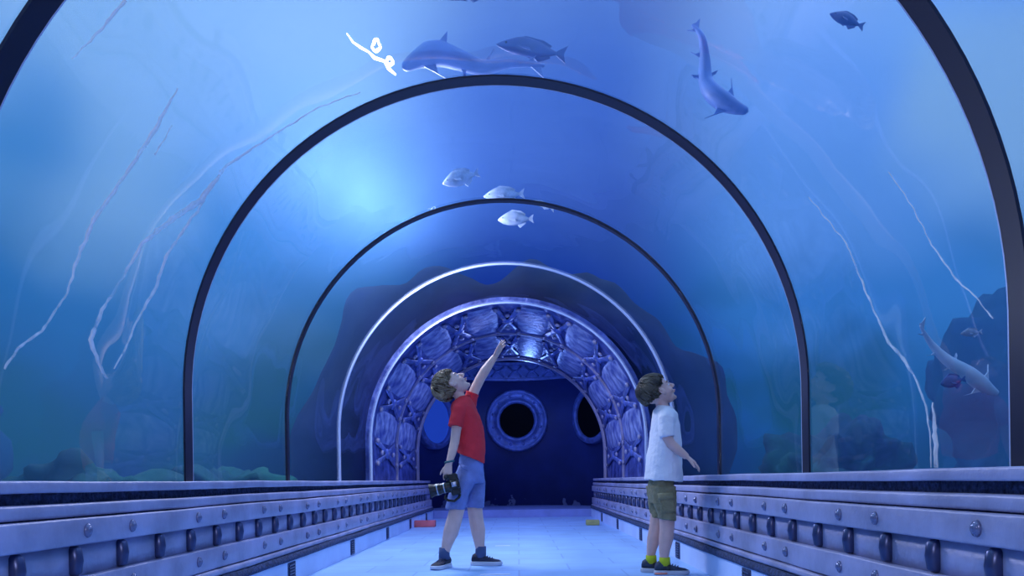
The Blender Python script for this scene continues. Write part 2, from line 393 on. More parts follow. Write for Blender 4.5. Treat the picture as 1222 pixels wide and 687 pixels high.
def make_ledge(side, label, ph):
    t = empty('riveted_ledge', (0, 0, 0), label, 'ledge', None)
    link('sill', band(side, 1.155, .513, SILL, 1, .004, .006, 1.40), M_paint, t)
    bm = bmesh.new(); strip(bm, side, [(1.28, .48), (1.19, .48), (1.19, .516), (1.28, .516)], Y0, YE - .1, 2, .002)
    link('shadow_gap', bm, M_rough, t)
    link('rail', band(side, 1.150, .447, .485, 3, .004, .008), M_paint, t)
    link('rivet_band', band(side, 1.135, .366, .441, 4, .003, .006), M_paint, t)
    bm = bmesh.new(); strip(bm, side, [(1.28, .27), (1.160, .27), (1.160, .37), (1.28, .37), (1.28, .452), (1.17, .452), (1.29, .46), (1.30, .30)][:4], Y0, YE - .1, 5, .001)
    link('panel_course', bm, M_paint, t)
    bm = bmesh.new(); strip(bm, side, [(1.28, .44), (1.165, .44), (1.165, .45), (1.28, .45)], Y0, YE - .1, 6, .001)
    link('groove', bm, M_rough, t)
    link('rivet_band', band(side, 1.135, .190, .277, 7, .003, .006), M_paint, t)
    link('toe_rail', band(side, 1.125, .158, .186, 8, .003, .010), M_paint, t)
    bm = bmesh.new(); strip(bm, side, [(1.28, .122), (1.118, .122), (1.110, .135), (1.118, .158), (1.28, .158)], Y0, YE - .1, 11, .006, .04)
    link('mortar_bed', bm, M_rough, t)
    b0 = r0 = None
    k = -1
    while True:
        y = ph + .70 * k; k += 1
        if y > YE - .5: break
        for yy in (y, y + .235):
            if yy < .5: continue
            for zz in (.404, .234):
                if b0 is None:
                    b0 = link('bolt', bolt_bm(), M_bolt, t); o = b0
                else:
                    o = b0.copy(); C.objects.link(o); o.parent = t
                o.location = (XC + side * (1.133 + wob(yy, 4)), yy, zz + wob(yy, 13.3)); o.rotation_euler = (0, 0, 0 if side > 0 else PI)
        for q in range(3):
            yy = y + .70 / 3 * q - .03
            if yy < .5: continue
            if r0 is None:
                r0 = link('rib', rib_bm(), M_rib, t); o = r0
            else:
                o = r0.copy(); C.objects.link(o); o.parent = t
            o.location = (XC + side * 1.157, yy, .322); o.rotation_euler = (0, 0, 0 if side > 0 else PI)
    return t
make_ledge(-1, 'blue grey riveted metal ledge along the left glass wall beside the boy with the camera', .62 + .70)
make_ledge(1, 'blue grey riveted metal ledge along the right glass wall behind the boy in khaki shorts', .69 + .70)

def make_curb(name, side, ys):
    bm = bmesh.new(); strip(bm, side, [(1.30, 0), (1.127, 0), (1.127, .118), (1.132, .124), (1.30, .124)], Y0, YE - .05, 20, .002, .2)
    c = props(link(name, bm, M_curb), kind='structure')
    autosmooth(c)
    g0 = None
    for y in ys:
        if g0 is None:
            bm = bmesh.new(); box(bm, -.004, .01, -.06, .06, .008, .112)
            g0 = link('vent_grille', bm, M_rough, c, False); o = g0
            bm = bmesh.new()
            for q in range(6): box(bm, -.009, -.003, -.048, .048, .016 + q * .0155, .023 + q * .0155)
            s0 = link('slats', bm, M_rib, g0, False)
        else:
            o = g0.copy(); C.objects.link(o); o.parent = c
            s = s0.copy(); C.objects.link(s); s.parent = o
        o.location = (XC + side * 1.127, y, 0); o.rotation_euler = (0, 0, 0 if side > 0 else PI)
make_curb('baseboard_left', -1, [1.0, 2.4, 3.8, 5.2, 6.6, 8.0, 9.4])
make_curb('baseboard_right', 1, [.45, 1.85, 3.25, 4.65, 6.05, 7.45, 8.85])

# ------------------------------------------------------------------ metal lining at the far end
def make_lining():
    t = empty('riveted_archway', (XC, YG, 0), 'riveted blue metal archway lining the tunnel beyond the last glass panel', 'archway')
    def lk(n, bm, m, parent=t, s=True):
        bmesh.ops.translate(bm, verts=bm.verts, vec=(-XC, -YG, 0)) if parent is t else None
        return link(n, bm, m, parent, s)
    for (a, b) in ((YG + .02, YM), (YM, YE)):
        bm = bmesh.new(); arch_shell(bm, R + .01, R + .07, a, b, ny=3); autosmooth(lk('lining', bm, M_backing))
    for y, h in ((YM, .02), (YE - .03, .03)):
        bm = bmesh.new(); arch_shell(bm, R - .012, R + .012, y - h, y + h); autosmooth(lk('seam_rib', bm, M_paint))
    bm = bmesh.new(); arch_shell(bm, R - .035, R + .0, YE - .15, YE - .09); autosmooth(lk('rim', bm, M_paint))
    nx = 9
    plate0 = {}; cross0 = None
    for bi, (a, b) in enumerate(((YG + .1, YM - .03), (YM + .03, YE - .2))):
        ym, hy = (a + b) / 2, (b - a) / 2
        for i in range(nx):
            s = (i + 0.5) / nx * .985 + .0075
            (x, z), (nx_, nz) = arch_pt(s, R)
            n = Vector((-nx_, 0, -nz)); tng = Vector((-nz if False else n.z, 0, -n.x))
            Mx = Matrix((( -tng.x, 0, n.x, x - XC), (0, 1, 0, ym - YG), (-tng.z, 0, n.z, z), (0, 0, 0, 1)))
            if cross0 is None:
                bm = bmesh.new()
                for sg in (1, -1):
                    pts = [Vector((-.085, -sg * .50, .0)), Vector((-.03, -sg * .14, .012)), Vector((.03, sg * .14, .012)), Vector((.085, sg * .50, .0))]
                    tube(bm, pts, [.026, .022, .022, .026], 8, flat=.45, up=(1, 0, 0))
                ell(bm, (0, 0, .012), (.045, .09, .02))
                cross0 = link('cross_bracket', bm, M_cross, t); cr = cross0
                rv = []
                for (px, py) in ((0, 0), (-.085, .5), (.085, .5), (-.085, -.5), (.085, -.5), (0, .3), (0, -.3)):
                    bm = bmesh.new(); ell(bm, (px, py, .02), (.021, .036, .016), seg=10); rv.append(link('rivet', bm, M_paint, cr))
            else:
                cr = cross0.copy(); C.objects.link(cr); cr.parent = t
                for q in rv:
                    u = q.copy(); C.objects.link(u); u.parent = cr
            cr.matrix_local = Mx @ Matrix.Diagonal((1.35, hy / .60, 1, 1))
            if i < nx - 1:
                s2 = (i + 1.0) / nx * .985 + .0075
                (x, z), (nx_, nz) = arch_pt(s2, R)
                n = Vector((-nx_, 0, -nz)); tng = Vector((n.z, 0, -n.x))
                Mx = Matrix(((-tng.x, 0, n.x, x - XC), (0, 1, 0, ym - YG), (-tng.z, 0, n.z, z), (0, 0, 0, 1)))
                if bi not in plate0:
                    bm = bmesh.new(); q = 12; g = {}
                    for u in range(q + 1):
                        for v in range(q + 1):
                            fu, fv = u / q * 2 - 1, v / q * 2 - 1
                            rr = (abs(fu) ** 4 + abs(fv) ** 4)
                            hgt = .020 * max(0, 1 - rr) ** .6
                            k = 1 / max(1e-6, (abs(fu) ** 6 + abs(fv) ** 6) ** (1 / 6)) * max(abs(fu), abs(fv)) if (fu or fv) else 1
                            g[u, v] = bm.verts.new((fu * .185 * k, fv * hy * .9 * k, hgt - .006 - (fu * .115) ** 2 * .0))
                    for u in range(q):
                        for v in range(q): bm.faces.new((g[u, v], g[u + 1, v], g[u + 1, v + 1], g[u, v + 1]))
                    plate0[bi] = link('panel_plate', bm, M_plate, t); pl = plate0[bi]
                else:
                    pl = plate0[bi].copy(); C.objects.link(pl); pl.parent = t
                pl.matrix_local = Mx
    return t
make_lining()

# ------------------------------------------------------------------ round end room
RR, RC = 1.55, 10.45
def rp(a, r=RR): return (XC + .06 + r * math.sin(a), RC + r * math.cos(a))
def end_room():
    bm = bmesh.new(); n = 48; a0 = math.radians(100); V = []
    for i in range(n + 1):
        a = -a0 + 2 * a0 * i / n
        V.append([bm.verts.new((*rp(a, r), z)) for r, z in ((RR, .1), (RR, 2.7), (RR + .12, 2.7), (RR + .12, .1))])
    for A, B in zip(V, V[1:]):
        for k in range(4): bm.faces.new((A[k], A[(k + 1) % 4], B[(k + 1) % 4], B[k]))
    bm.faces.new(V[0]); bm.faces.new(V[-1][::-1])
    props(link('wall_end', bm, M_navy_patched()), kind='structure')
    slab('ceiling', XC - 1.65, XC + 1.75, YE + .05, RC + 1.8, 2.7, 2.8, M_navy)
    slab('trim_step', XC - 1.9, XC + 2.0, YE, RC + 1.8, 0, .11, M_step)
    arch_wall('wall_end_front', YE + .0, YE + .06, M_navy, R - .01, x1=1.8, z1=2.8, zb=.11)
def M_navy_patched():
    m = mat('navy_wall_worn', lin((34, 52, 118)), 0.55, 0, var=.15, scale=2.5, bump=.12)
    nt = m.node_tree; b = nt.nodes['Principled BSDF']
    ge = nt.nodes.new('ShaderNodeTexCoord'); sp = nt.nodes.new('ShaderNodeSeparateXYZ'); nt.links.new(ge.outputs['Object'], sp.inputs[0])
    n = nt.nodes.new('ShaderNodeTexNoise'); n.inputs['Scale'].default_value = 5.5; n.inputs['Detail'].default_value = 8; nt.links.new(ge.outputs['Object'], n.inputs['Vector'])
    mr = nt.nodes.new('ShaderNodeMapRange'); mr.inputs[1].default_value = .12; mr.inputs[2].default_value = .42; mr.inputs[3].default_value = .06; mr.inputs[4].default_value = -.25
    nt.links.new(sp.outputs['Z'], mr.inputs[0])
    ad = nt.nodes.new('ShaderNodeMath'); ad.operation = 'ADD'; nt.links.new(n.outputs['Fac'], ad.inputs[0]); nt.links.new(mr.outputs[0], ad.inputs[1])
    rp_ = nt.nodes.new('ShaderNodeValToRGB'); rp_.color_ramp.elements[0].position = .55; rp_.color_ramp.elements[1].position = .58
    nt.links.new(ad.outputs[0], rp_.inputs[0])
    mx = nt.nodes.new('ShaderNodeMixRGB'); mx.inputs[2].default_value = lin((120, 140, 190))
    nt.links.new(b.inputs['Base Color'].links[0].from_socket, mx.inputs[1]); nt.links.new(rp_.outputs[0], mx.inputs[0]); nt.links.new(mx.outputs[0], b.inputs['Base Color'])
    return m
M_step = mat('step_paint', lin((120, 140, 205)), 0.6, 0, var=.1, scale=5)
end_room()

M_ring = mat('porthole_rim_metal', lin((96, 118, 190)), .45, .3, var=.25, scale=12, bump=.3)
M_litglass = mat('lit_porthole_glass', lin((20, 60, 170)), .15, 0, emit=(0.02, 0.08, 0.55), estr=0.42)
M_darkglass = mat('dark_porthole_glass', lin((3, 5, 16)), .7, spec=.1)
def porthole(a, z, ro, ri, gm, label):
    x, y = rp(a, RR - .065)
    t = empty('porthole', (x, y, z), label, 'porthole', rz=-a)
    bm = bmesh.new(); prof = [(ri, .03), (ri, -.05), (ri + .02, -.07), (ri + .06, -.075), (ri + .07, -.06), (ro - .06, -.055), (ro - .05, -.07), (ro - .01, -.065), (ro, -.03), (ro, .10)]
    n = 48; L = []
    for k in range(n):
        an = 2 * PI * k / n; L.append([bm.verts.new((r * math.cos(an), d, r * math.sin(an))) for r, d in prof])
    for k in range(n):
        A, B = L[k], L[(k + 1) % n]
        for q in range(len(prof) - 1): bm.faces.new((A[q], A[q + 1], B[q + 1], B[q]))
    link('rim', bm, M_ring, t)
    bm = bmesh.new(); tube(bm, [(0, -.02, 0), (0, .0, 0)], ri + .01, 48); autosmooth(link('pane', bm, gm, t))
    b0 = None
    for k in range(12):
        an = 2 * PI * (k + .5) / 12; rm = (ri + ro) / 2 + .005
        if b0 is None:
            bm = bmesh.new(); ell(bm, (0, 0, 0), (.022, .018, .022), seg=10); b0 = link('bolt', bm, M_ring, t); o = b0
        else: o = b0.copy(); C.objects.link(o); o.parent = t
        o.location = (rm * math.cos(an), -.06, rm * math.sin(an))
porthole(math.radians(1), 1.53, .52, .285, M_darkglass, 'round porthole with a wide pale rim in the middle of the far wall')
porthole(math.radians(-59), 1.49, .46, .36, M_litglass, 'porthole with glowing blue glass behind the boy in red')
porthole(math.radians(56), 1.55, .46, .36, M_darkglass, 'dark porthole in shade at the right of the far wall')

def frieze():
    t = empty('frieze', (XC + .06, RC, 0), 'dark ornamental frieze of crosses above the middle porthole', 'frieze')
    bm = bmesh.new(); n = 32; V = []
    for i in range(n + 1):
        a = math.radians(-75 + 150 * i / n)
        V.append([bm.verts.new((r * math.sin(a), r * math.cos(a), z)) for r, z in ((RR - .05, 2.20), (RR - .05, 2.24), (RR - .02, 2.25), (RR - .02, 2.46), (RR - .05, 2.47), (RR - .05, 2.51), (RR + .02, 2.51), (RR + .02, 2.20))])
    for A, B in zip(V, V[1:]):
        for k in range(8): bm.faces.new((A[k], A[(k + 1) % 8], B[(k + 1) % 8], B[k]))
    bm.faces.new(V[0]); bm.faces.new(V[-1][::-1])
    autosmooth(link('backing', bm, M_ring, t))
    c0 = None
    for i in range(-6, 7):
        a = math.radians(i * 11)
        if c0 is None:
            bm = bmesh.new()
            tube(bm, [(-.11, 0, -.09), (-.03, -.01, -.01), (.03, -.01, .01), (.11, 0, .09)], .016, 8); tube(bm, [(-.11, 0, .09), (-.03, -.01, .01), (.03, -.01, -.01), (.11, 0, -.09)], .016, 8)
            ell(bm, (0, -.01, 0), (.03, .02, .03), seg=10)
            c0 = link('cross', bm, M_ring, t); o = c0
        else: o = c0.copy(); C.objects.link(o); o.parent = t
        o.location = ((RR - .03) * math.sin(a), (RR - .03) * math.cos(a), 2.355); o.rotation_euler = (0, 0, -a)
frieze()
#@@OBJECTS
# ------------------------------------------------------------------ placing helpers: photo pixel -> point at a real distance
def P(px, py, Y, d=0.0):
    dx, dy = px - VPX, VPY - py
    c, s = math.cos(ROLL), math.sin(ROLL)
    return Vector(((dx * c + dy * s) / F * Y, Y + d, CZ + (-dx * s + dy * c) / F * Y))
def on_glass(px, py, r=R + .009):
    lo = .2
    for i in range(4000):
        y = lo + i * .003; p = P(px, py, y)
        q = math.hypot(p.x - XC, p.z - SPRING) if p.z > SPRING else abs(p.x - XC)
        if q >= r: return p
    return p

# ------------------------------------------------------------------ rocks in the tank
M_rock = mat('algae_rock', lin((8, 62, 78)), .95, 0, col2=lin((14, 96, 84)), scale=1.6, bump=.6, bscale=6)
M_rock2 = mat('dark_rock', lin((8, 62, 104)), .95, 0, col2=lin((10, 84, 112)), scale=1.6, bump=.6, bscale=6)
def rock(x, y, sx, sy, sz, seed, m, label):
    bm = bmesh.new(); bmesh.ops.create_icosphere(bm, subdivisions=5, radius=1)
    for v in bm.verts:
        n = noise.fractal(v.co * 1.6 + Vector((seed, seed * 2, 0)), 1.0, 2.0, 4) * .42
        n += .18 * noise.noise(v.co * 5 + Vector((seed, 0, 3)))
        v.co = v.co * (1 + n)
        v.co = Vector((v.co.x * sx, v.co.y * sy, (v.co.z * .5 + .42) * sz))
        if v.co.z < 0: v.co.z = 0
    o = link('rock', bm, m, loc=(x, y, 0.001)); return props(o, label, 'rock', 'rocks on the tank bed')
rock(-3.3, 2.9, .60, .7, 1.1, 1, M_rock, 'green algae covered rock low behind the near left glass panel')
rock(-2.6, 4.3, .5, .55, .7, 2, M_rock, 'green mossy rock seen behind the second left glass panel')
rock(-4.4, 4.6, .7, .9, 2.6, 3, M_rock2, 'tall dark rock at the left edge of the tank')
rock(-2.3, 5.7, .45, .7, .75, 4, M_rock, 'small green rock behind the narrow third glass panel on the left')
rock(3.2, 3.4, .55, .8, .9, 5, M_rock, 'greenish rock low behind the right glass beside the pale reflection')
rock(4.6, 6.0, .8, 1.0, 2.2, 6, M_rock2, 'tall dark blue rock in the right part of the tank')
rock(2.4, 5.4, .5, .7, .95, 7, M_rock, 'green rock behind the glass right of the boy in the white shirt')

# ------------------------------------------------------------------ fish
M_fish = mat('silver_scales', lin((150, 164, 190)), .4, .1, var=.35, scale=14)
M_fishd = mat('dark_fish_skin', lin((48, 78, 150)), .5, 0, var=.2, scale=10)
M_shark = mat('shark_skin', lin((120, 148, 214)), .5, 0, var=.15, scale=6)
M_sharkp = mat('pale_shark_skin', lin((180, 205, 230)), .5, 0, var=.15, scale=6)
M_eye = mat('fish_eye', lin((8, 10, 18)), .2)
def fin(pts, th=.004):
    bm = bmesh.new()
    a = [bm.verts.new((x, -th, z)) for x, z in pts]; b = [bm.verts.new((x, th, z)) for x, z in pts]; n = len(pts)
    bm.faces.new(a); bm.faces.new(b[::-1])
    for k in range(n): bm.faces.new((a[k], a[(k + 1) % n], b[(k + 1) % n], b[k]))
    return bm
def fish(nose, tail, Y, m, label, depth=.30, roll=0.0, group='silver fish above the tunnel'):
    """reef fish from nose pixel to tail pixel at distance Y"""
    a, b = P(*nose, Y), P(*tail, Y); L = (b - a).length; d = (a - b).normalized()
    bm = bmesh.new(); rings = []
    for t, h, wv, zc in ((0, .02, .015, -.01), (.05, .28, .22, -.005), (.15, .62, .6, 0), (.30, .95, .95, .02), (.45, 1.0, 1.0, .02), (.62, .82, .8, .01), (.76, .45, .4, 0), (.84, .22, .2, 0), (.88, .18, .1, 0)):
        rings.append(((L * (.5 - t), 0, zc * L), (0, wv * L * depth * .28, 0), (0, 0, h * L * depth * .5)))
    loft(bm, rings, 20)
    o = link('fish', bm, m); props(o, label, 'fish', group)
    D = L * depth
    link('tail_fin', fin([(-.36 * L, .03 * L), (-.50 * L, .13 * L), (-.46 * L, 0), (-.50 * L, -.12 * L), (-.36 * L, -.03 * L)]), m, o, False)
    link('dorsal_fin', fin([(.22 * L, .46 * D), (.10 * L, .66 * D), (-.15 * L, .56 * D), (-.28 * L, .34 * D), (-.25 * L, .2 * D), (.1 * L, .4 * D)]), m, o, False)
    link('anal_fin', fin([(-.05 * L, -.42 * D), (-.12 * L, -.62 * D), (-.28 * L, -.3 * D), (-.25 * L, -.2 * D)]), m, o, False)
    for sg in (-1, 1):
        p = link('pectoral_fin', fin([(.18 * L, -.05 * D), (.02 * L, -.10 * D), (.0, -.30 * D), (.12 * L, -.2 * D)], .002), m, o, False)
        p.location = (0, sg * D * .27, 0); p.rotation_euler = (sg * .35, 0, 0)
        bm = bmesh.new(); ell(bm, (.36 * L, sg * D * .17, .06 * D), (.016 * L, .012 * L, .016 * L), seg=10); link('eye', bm, M_eye, o)
    ang = math.atan2(d.z, d.x)
    o.location = (a + b) / 2; o.rotation_euler = (roll, -ang, 0)
    if abs(ang) > PI / 2:  # keep the back upwards
        o.rotation_euler = (roll, -ang + PI, PI) if False else (roll, PI - ang if False else -(ang - PI), PI)
        o.rotation_euler = (Matrix.Rotation(-(ang), 3, 'Y') @ Matrix.Rotation(PI + roll, 3, 'X')).to_euler()
    return o
fish((528, 219), (572, 206), 5.0, M_fish, 'silver fish with a lowered head, highest of the three above the middle of the tunnel', .42)
fish((577, 234), (626, 231), 5.4, M_fish, 'silver fish passing just over the thin dark ring in the middle', .34)
fish((594, 262), (637, 261), 5.7, M_fish, 'small silver fish below the thin dark ring in the middle', .40)
fish((633, 239), (662, 250), 5.6, M_fish, 'small pale fish half hidden by the thin dark ring right of the others', .22)
fish((990, 16), (1031, 32), 3.9, M_fishd, 'small blue fish high at the upper right near the big dark ring', .34, group=None)
fish((1122, 458), (1152, 452), 2.9, M_fishd, 'small dark fish low behind the right glass', .5, group=None)
fish((1146, 398), (1172, 396), 3.0, M_fish, 'small pale fish above the pale shark at the right', .36, group=None)
fish((592, 52), (676, 66), 4.3, M_fishd, 'dark blue fish over the crown of the large dark ring', .26, group=None)
fish((524, -4), (590, -8), 3.6, M_fishd, 'dark fish cut by the top edge of the picture', .22, group=None)

def shark(spine, Y, r, m, label, sides=(1, -1), flip=1):
    pts = [P(x, y, Y, dd) for x, y, dd in spine]
    # resample with catmull-rom
    out = []
    for i in range(len(pts) - 1):
        p0, p1, p2, p3 = pts[max(i - 1, 0)], pts[i], pts[i + 1], pts[min(i + 2, len(pts) - 1)]
        for k in range(6):
            t = k / 6
            out.append(.5 * ((2 * p1) + (p2 - p0) * t + (2 * p0 - 5 * p1 + 4 * p2 - p3) * t * t + (3 * p1 - p0 - 3 * p2 + p3) * t ** 3))
    out.append(pts[-1]); n = len(out) - 1; c = out[0].copy()
    prof = lambda t: r * max(.06, min(1, (t / .05) ** .5 * .45 if t < .05 else (.45 + .55 * min(1, (t - .05) / .2)) * (1 - max(0, (t - .35) / .65) ** 1.1 * .88)))
    bm = bmesh.new(); tube(bm, [p - c for p in out], [prof(i / n) for i in range(n + 1)], 16, flat=.85)
    o = link('shark', bm, m, loc=c); props(o, label, 'shark', 'sharks in the tank')
    def at(t): return out[int(t * n)] - c
    def dirn(t):
        i = int(t * n); return (out[max(i - 1, 0)] - out[min(i + 1, n)]).normalized()
    def f(name, t, side, ln, wd, back):
        p, d = at(t), dirn(t); s = (Vector((d.z, 0, -d.x)) * side).normalized()
        bm = bmesh.new(); q = [p + d * wd * .6 + s * prof(t) * .4, p + d * (-back * .4) + s * ln * .62, p - d * (back * 1.3) + s * ln, p - d * (wd * .5) + s * (prof(t) + ln * .25), p - d * wd * .6 + s * prof(t) * .4]
        a = [bm.verts.new(v + Vector((0, -.004, 0))) for v in q]; b = [bm.verts.new(v + Vector((0, .004, 0))) for v in q]
        bm.faces.new(a); bm.faces.new(b[::-1])
        for k in range(5): bm.faces.new((a[k], a[(k + 1) % 5], b[(k + 1) % 5], b[k]))
        link(name, bm, m, o, False)
    for sd in sides:
        f('pectoral_fin', .24, sd, r * 2.3, r * 1.0, r * .8); f('pelvic_fin', .55, sd, r * 1.3, r * .5, r * .4)
    if len(sides) == 1: f('dorsal_fin', .34, -sides[0], r * 1.7, r * 1.1, r * .6)
    f('dorsal_fin', .72, flip, r * 1.3, r * .5, r * .4)
    f('tail_fin', .97, -flip, r * 1.0, r * .9, r * .5); f('tail_fin', .93, flip, r * .7, r * .5, r * .4)
    return o
shark([(893, 133, 0), (875, 127, 0), (855, 112, .02), (845, 92, .05), (842, 68, .02), (836, 48, -.03), (826, 30, 0)], 4.4, .065, M_shark, 'small blue grey shark swimming nose down at the upper right')
shark([(480, 82, 0), (500, 70, 0), (522, 64, 0), (548, 69, .02), (575, 74, .05), (610, 73, .02), (650, 72, .05)], 4.0, .075, M_shark, 'grey shark gliding left above the crown of the large dark ring', sides=(-1,))
shark([(1191, 470, 0), (1176, 462, 0), (1155, 445, 0), (1133, 428, .02), (1116, 408, .03), (1098, 388, 0)], 3.0, .036, M_sharkp, 'pale thin shark slanting down low behind the right glass')

# ------------------------------------------------------------------ lamp reflection in the acrylic, shaped as a glowing bent tube
M_glint = mat('glint_glow', (1, 1, 1), emit=(.9, .95, 1.0), estr=9)
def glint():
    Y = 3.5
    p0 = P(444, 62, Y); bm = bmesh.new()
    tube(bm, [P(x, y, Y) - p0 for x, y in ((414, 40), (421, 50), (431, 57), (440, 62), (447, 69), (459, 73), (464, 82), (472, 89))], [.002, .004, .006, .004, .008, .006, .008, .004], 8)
    o = link('lamp_reflection', bm, M_glint, loc=p0)
    props(o, 'bright bent white lamp reflection shaped as a glowing tube at the upper left', 'lamp')
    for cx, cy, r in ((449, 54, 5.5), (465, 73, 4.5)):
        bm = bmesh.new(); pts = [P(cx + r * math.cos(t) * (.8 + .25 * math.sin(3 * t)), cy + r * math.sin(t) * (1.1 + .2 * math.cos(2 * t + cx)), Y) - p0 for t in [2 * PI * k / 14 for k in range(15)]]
        tube(bm, pts, [.004 + .004 * abs(math.sin(q * .5)) for q in range(15)], 8); link('loop', bm, M_glint, o)
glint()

# ------------------------------------------------------------------ lamp reflections in the acrylic, modelled as pale ribbons
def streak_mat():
    m = bpy.data.materials.new('pale_reflection'); m.use_nodes = True; nt = m.node_tree
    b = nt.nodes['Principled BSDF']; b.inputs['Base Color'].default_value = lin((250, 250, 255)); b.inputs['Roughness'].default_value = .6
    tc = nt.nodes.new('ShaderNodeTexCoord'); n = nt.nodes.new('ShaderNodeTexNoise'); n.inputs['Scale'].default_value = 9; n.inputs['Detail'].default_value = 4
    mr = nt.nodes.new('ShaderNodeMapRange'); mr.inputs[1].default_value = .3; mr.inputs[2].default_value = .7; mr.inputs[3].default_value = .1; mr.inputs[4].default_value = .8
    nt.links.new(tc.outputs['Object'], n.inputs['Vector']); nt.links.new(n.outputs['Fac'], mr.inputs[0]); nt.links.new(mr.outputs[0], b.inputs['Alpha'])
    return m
M_reflect = streak_mat()
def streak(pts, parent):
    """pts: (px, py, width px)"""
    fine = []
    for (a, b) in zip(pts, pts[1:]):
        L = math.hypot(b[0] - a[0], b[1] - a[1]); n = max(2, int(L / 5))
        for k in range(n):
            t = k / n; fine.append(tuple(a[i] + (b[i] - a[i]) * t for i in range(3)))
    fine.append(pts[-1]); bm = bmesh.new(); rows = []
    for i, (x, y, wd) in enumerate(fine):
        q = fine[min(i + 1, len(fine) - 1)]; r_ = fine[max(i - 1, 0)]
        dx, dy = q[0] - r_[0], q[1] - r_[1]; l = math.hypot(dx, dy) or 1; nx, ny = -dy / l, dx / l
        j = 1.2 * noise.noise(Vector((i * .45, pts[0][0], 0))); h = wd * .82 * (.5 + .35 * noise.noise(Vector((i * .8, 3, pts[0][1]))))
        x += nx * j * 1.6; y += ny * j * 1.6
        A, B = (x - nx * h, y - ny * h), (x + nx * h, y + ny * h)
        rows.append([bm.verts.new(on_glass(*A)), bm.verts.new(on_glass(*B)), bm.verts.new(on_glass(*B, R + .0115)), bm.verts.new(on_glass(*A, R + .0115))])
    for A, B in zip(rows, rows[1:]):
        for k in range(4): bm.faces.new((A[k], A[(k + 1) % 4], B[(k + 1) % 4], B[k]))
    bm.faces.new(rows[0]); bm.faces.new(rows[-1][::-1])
    o = link('reflection_streak', bm, M_reflect, parent); o['label'] = 'pale ribbon standing in for a lamp reflection on the acrylic'
w4 = bpy.data.objects['window_4']
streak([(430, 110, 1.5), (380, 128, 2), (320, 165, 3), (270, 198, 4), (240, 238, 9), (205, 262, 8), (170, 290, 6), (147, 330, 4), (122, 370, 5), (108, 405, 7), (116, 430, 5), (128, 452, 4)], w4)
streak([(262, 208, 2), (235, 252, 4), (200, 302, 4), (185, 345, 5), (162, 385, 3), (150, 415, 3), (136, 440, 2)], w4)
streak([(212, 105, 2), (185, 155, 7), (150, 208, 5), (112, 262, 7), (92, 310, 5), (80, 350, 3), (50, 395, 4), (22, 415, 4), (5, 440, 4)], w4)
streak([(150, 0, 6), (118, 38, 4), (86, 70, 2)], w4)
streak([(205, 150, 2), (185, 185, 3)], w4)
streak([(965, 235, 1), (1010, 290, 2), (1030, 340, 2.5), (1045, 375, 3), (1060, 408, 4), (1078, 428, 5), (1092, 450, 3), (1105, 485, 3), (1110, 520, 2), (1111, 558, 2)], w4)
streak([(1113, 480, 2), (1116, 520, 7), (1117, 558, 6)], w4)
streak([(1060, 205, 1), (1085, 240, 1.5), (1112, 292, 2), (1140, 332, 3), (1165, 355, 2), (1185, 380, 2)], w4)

# ------------------------------------------------------------------ small things on the floor
def brick(px0, px1, py, h, Y, m, name, label, cat):
    a, b = P(px0, py, Y), P(px1, py, Y)
    bm = bmesh.new(); box(bm, 0, b.x - a.x, 0, .12, 0, h, .008, 2)
    for v in bm.verts: v.co += Vector((noise.noise(v.co * 9), noise.noise(v.co * 9 + Vector((4, 0, 0))), 0)) * .004
    o = link(name, bm, m, loc=(a.x, Y, 0.001)); props(o, label, cat); return autosmooth(o)
brick(493, 519, 628, .075, 8.3, mat('red_foam', lin((190, 96, 110)), .8, 0, var=.2), 'foam_block', 'dull red block lying on the floor at the far end of the left ledge', 'block')
brick(700, 716, 627, .06, 8.2, mat('yellow_foam', lin((170, 168, 110)), .8, 0, var=.2), 'foam_block', 'dull yellow block lying on the floor at the far end of the right ledge', 'block')
M_tape = mat('pale_tape', lin((225, 232, 250)), .6)
for (x0, x1, py, lb) in ((573, 609, 685, 'pale tape strip on the floor near the bottom edge right of the boy in red'), (591, 609, 651, 'pale tape strip on the floor farther off right of the boy in red')):
    Y = CZ * F / (py - VPY); a, b = P(x0, py, Y), P(x1, py, Y)
    bm = bmesh.new(); box(bm, 0, b.x - a.x, -.015, .015, 0, .003)
    props(link('tape_strip', bm, M_tape, loc=(a.x, Y, .0005), smooth=False), lb, 'tape', 'tape strips on the floor')

# ------------------------------------------------------------------ people
def skinmat(name, col):
    m = mat(name, col, .5, 0, var=.06, scale=20); return m
M_skin1 = skinmat('skin_fair', lin((214, 178, 168))); M_skin2 = skinmat('skin_fair_darker', lin((206, 168, 160)))  # younger boy's skin has a slightly darker base colour
M_hair1 = mat('light_brown_hair', lin((92, 76, 62)), .5, 0, col2=lin((170, 150, 118)), scale=22, stretch=(1, 1, 1))
M_hair2 = mat('dark_brown_hair', lin((48, 42, 42)), .5, 0, col2=lin((112, 104, 88)), scale=16)
M_red = mat('red_cotton', lin((214, 44, 58)), .85, 0, var=.08, scale=10, bump=.2, bscale=60)
M_white = mat('white_cotton', lin((222, 222, 232)), .85, 0, var=.04, scale=8, bump=.2, bscale=60)
M_denim = mat('blue_denim', lin((112, 128, 186)), .9, 0, var=.25, scale=9, bump=.3, bscale=120)
M_khaki = mat('khaki_cloth', lin((126, 120, 92)), .9, 0, var=.2, scale=14, bump=.3, bscale=90)
M_sock1 = mat('slate_sock', lin((70, 88, 128)), .95); M_sock2 = mat('yellow_green_sock', lin((176, 190, 40)), .95)
M_shoe1 = mat('navy_shoe', lin((26, 32, 58)), .7, 0, var=.3, scale=20); M_shoe2 = mat('dark_teal_shoe', lin((34, 48, 70)), .7, 0, var=.3, scale=20)
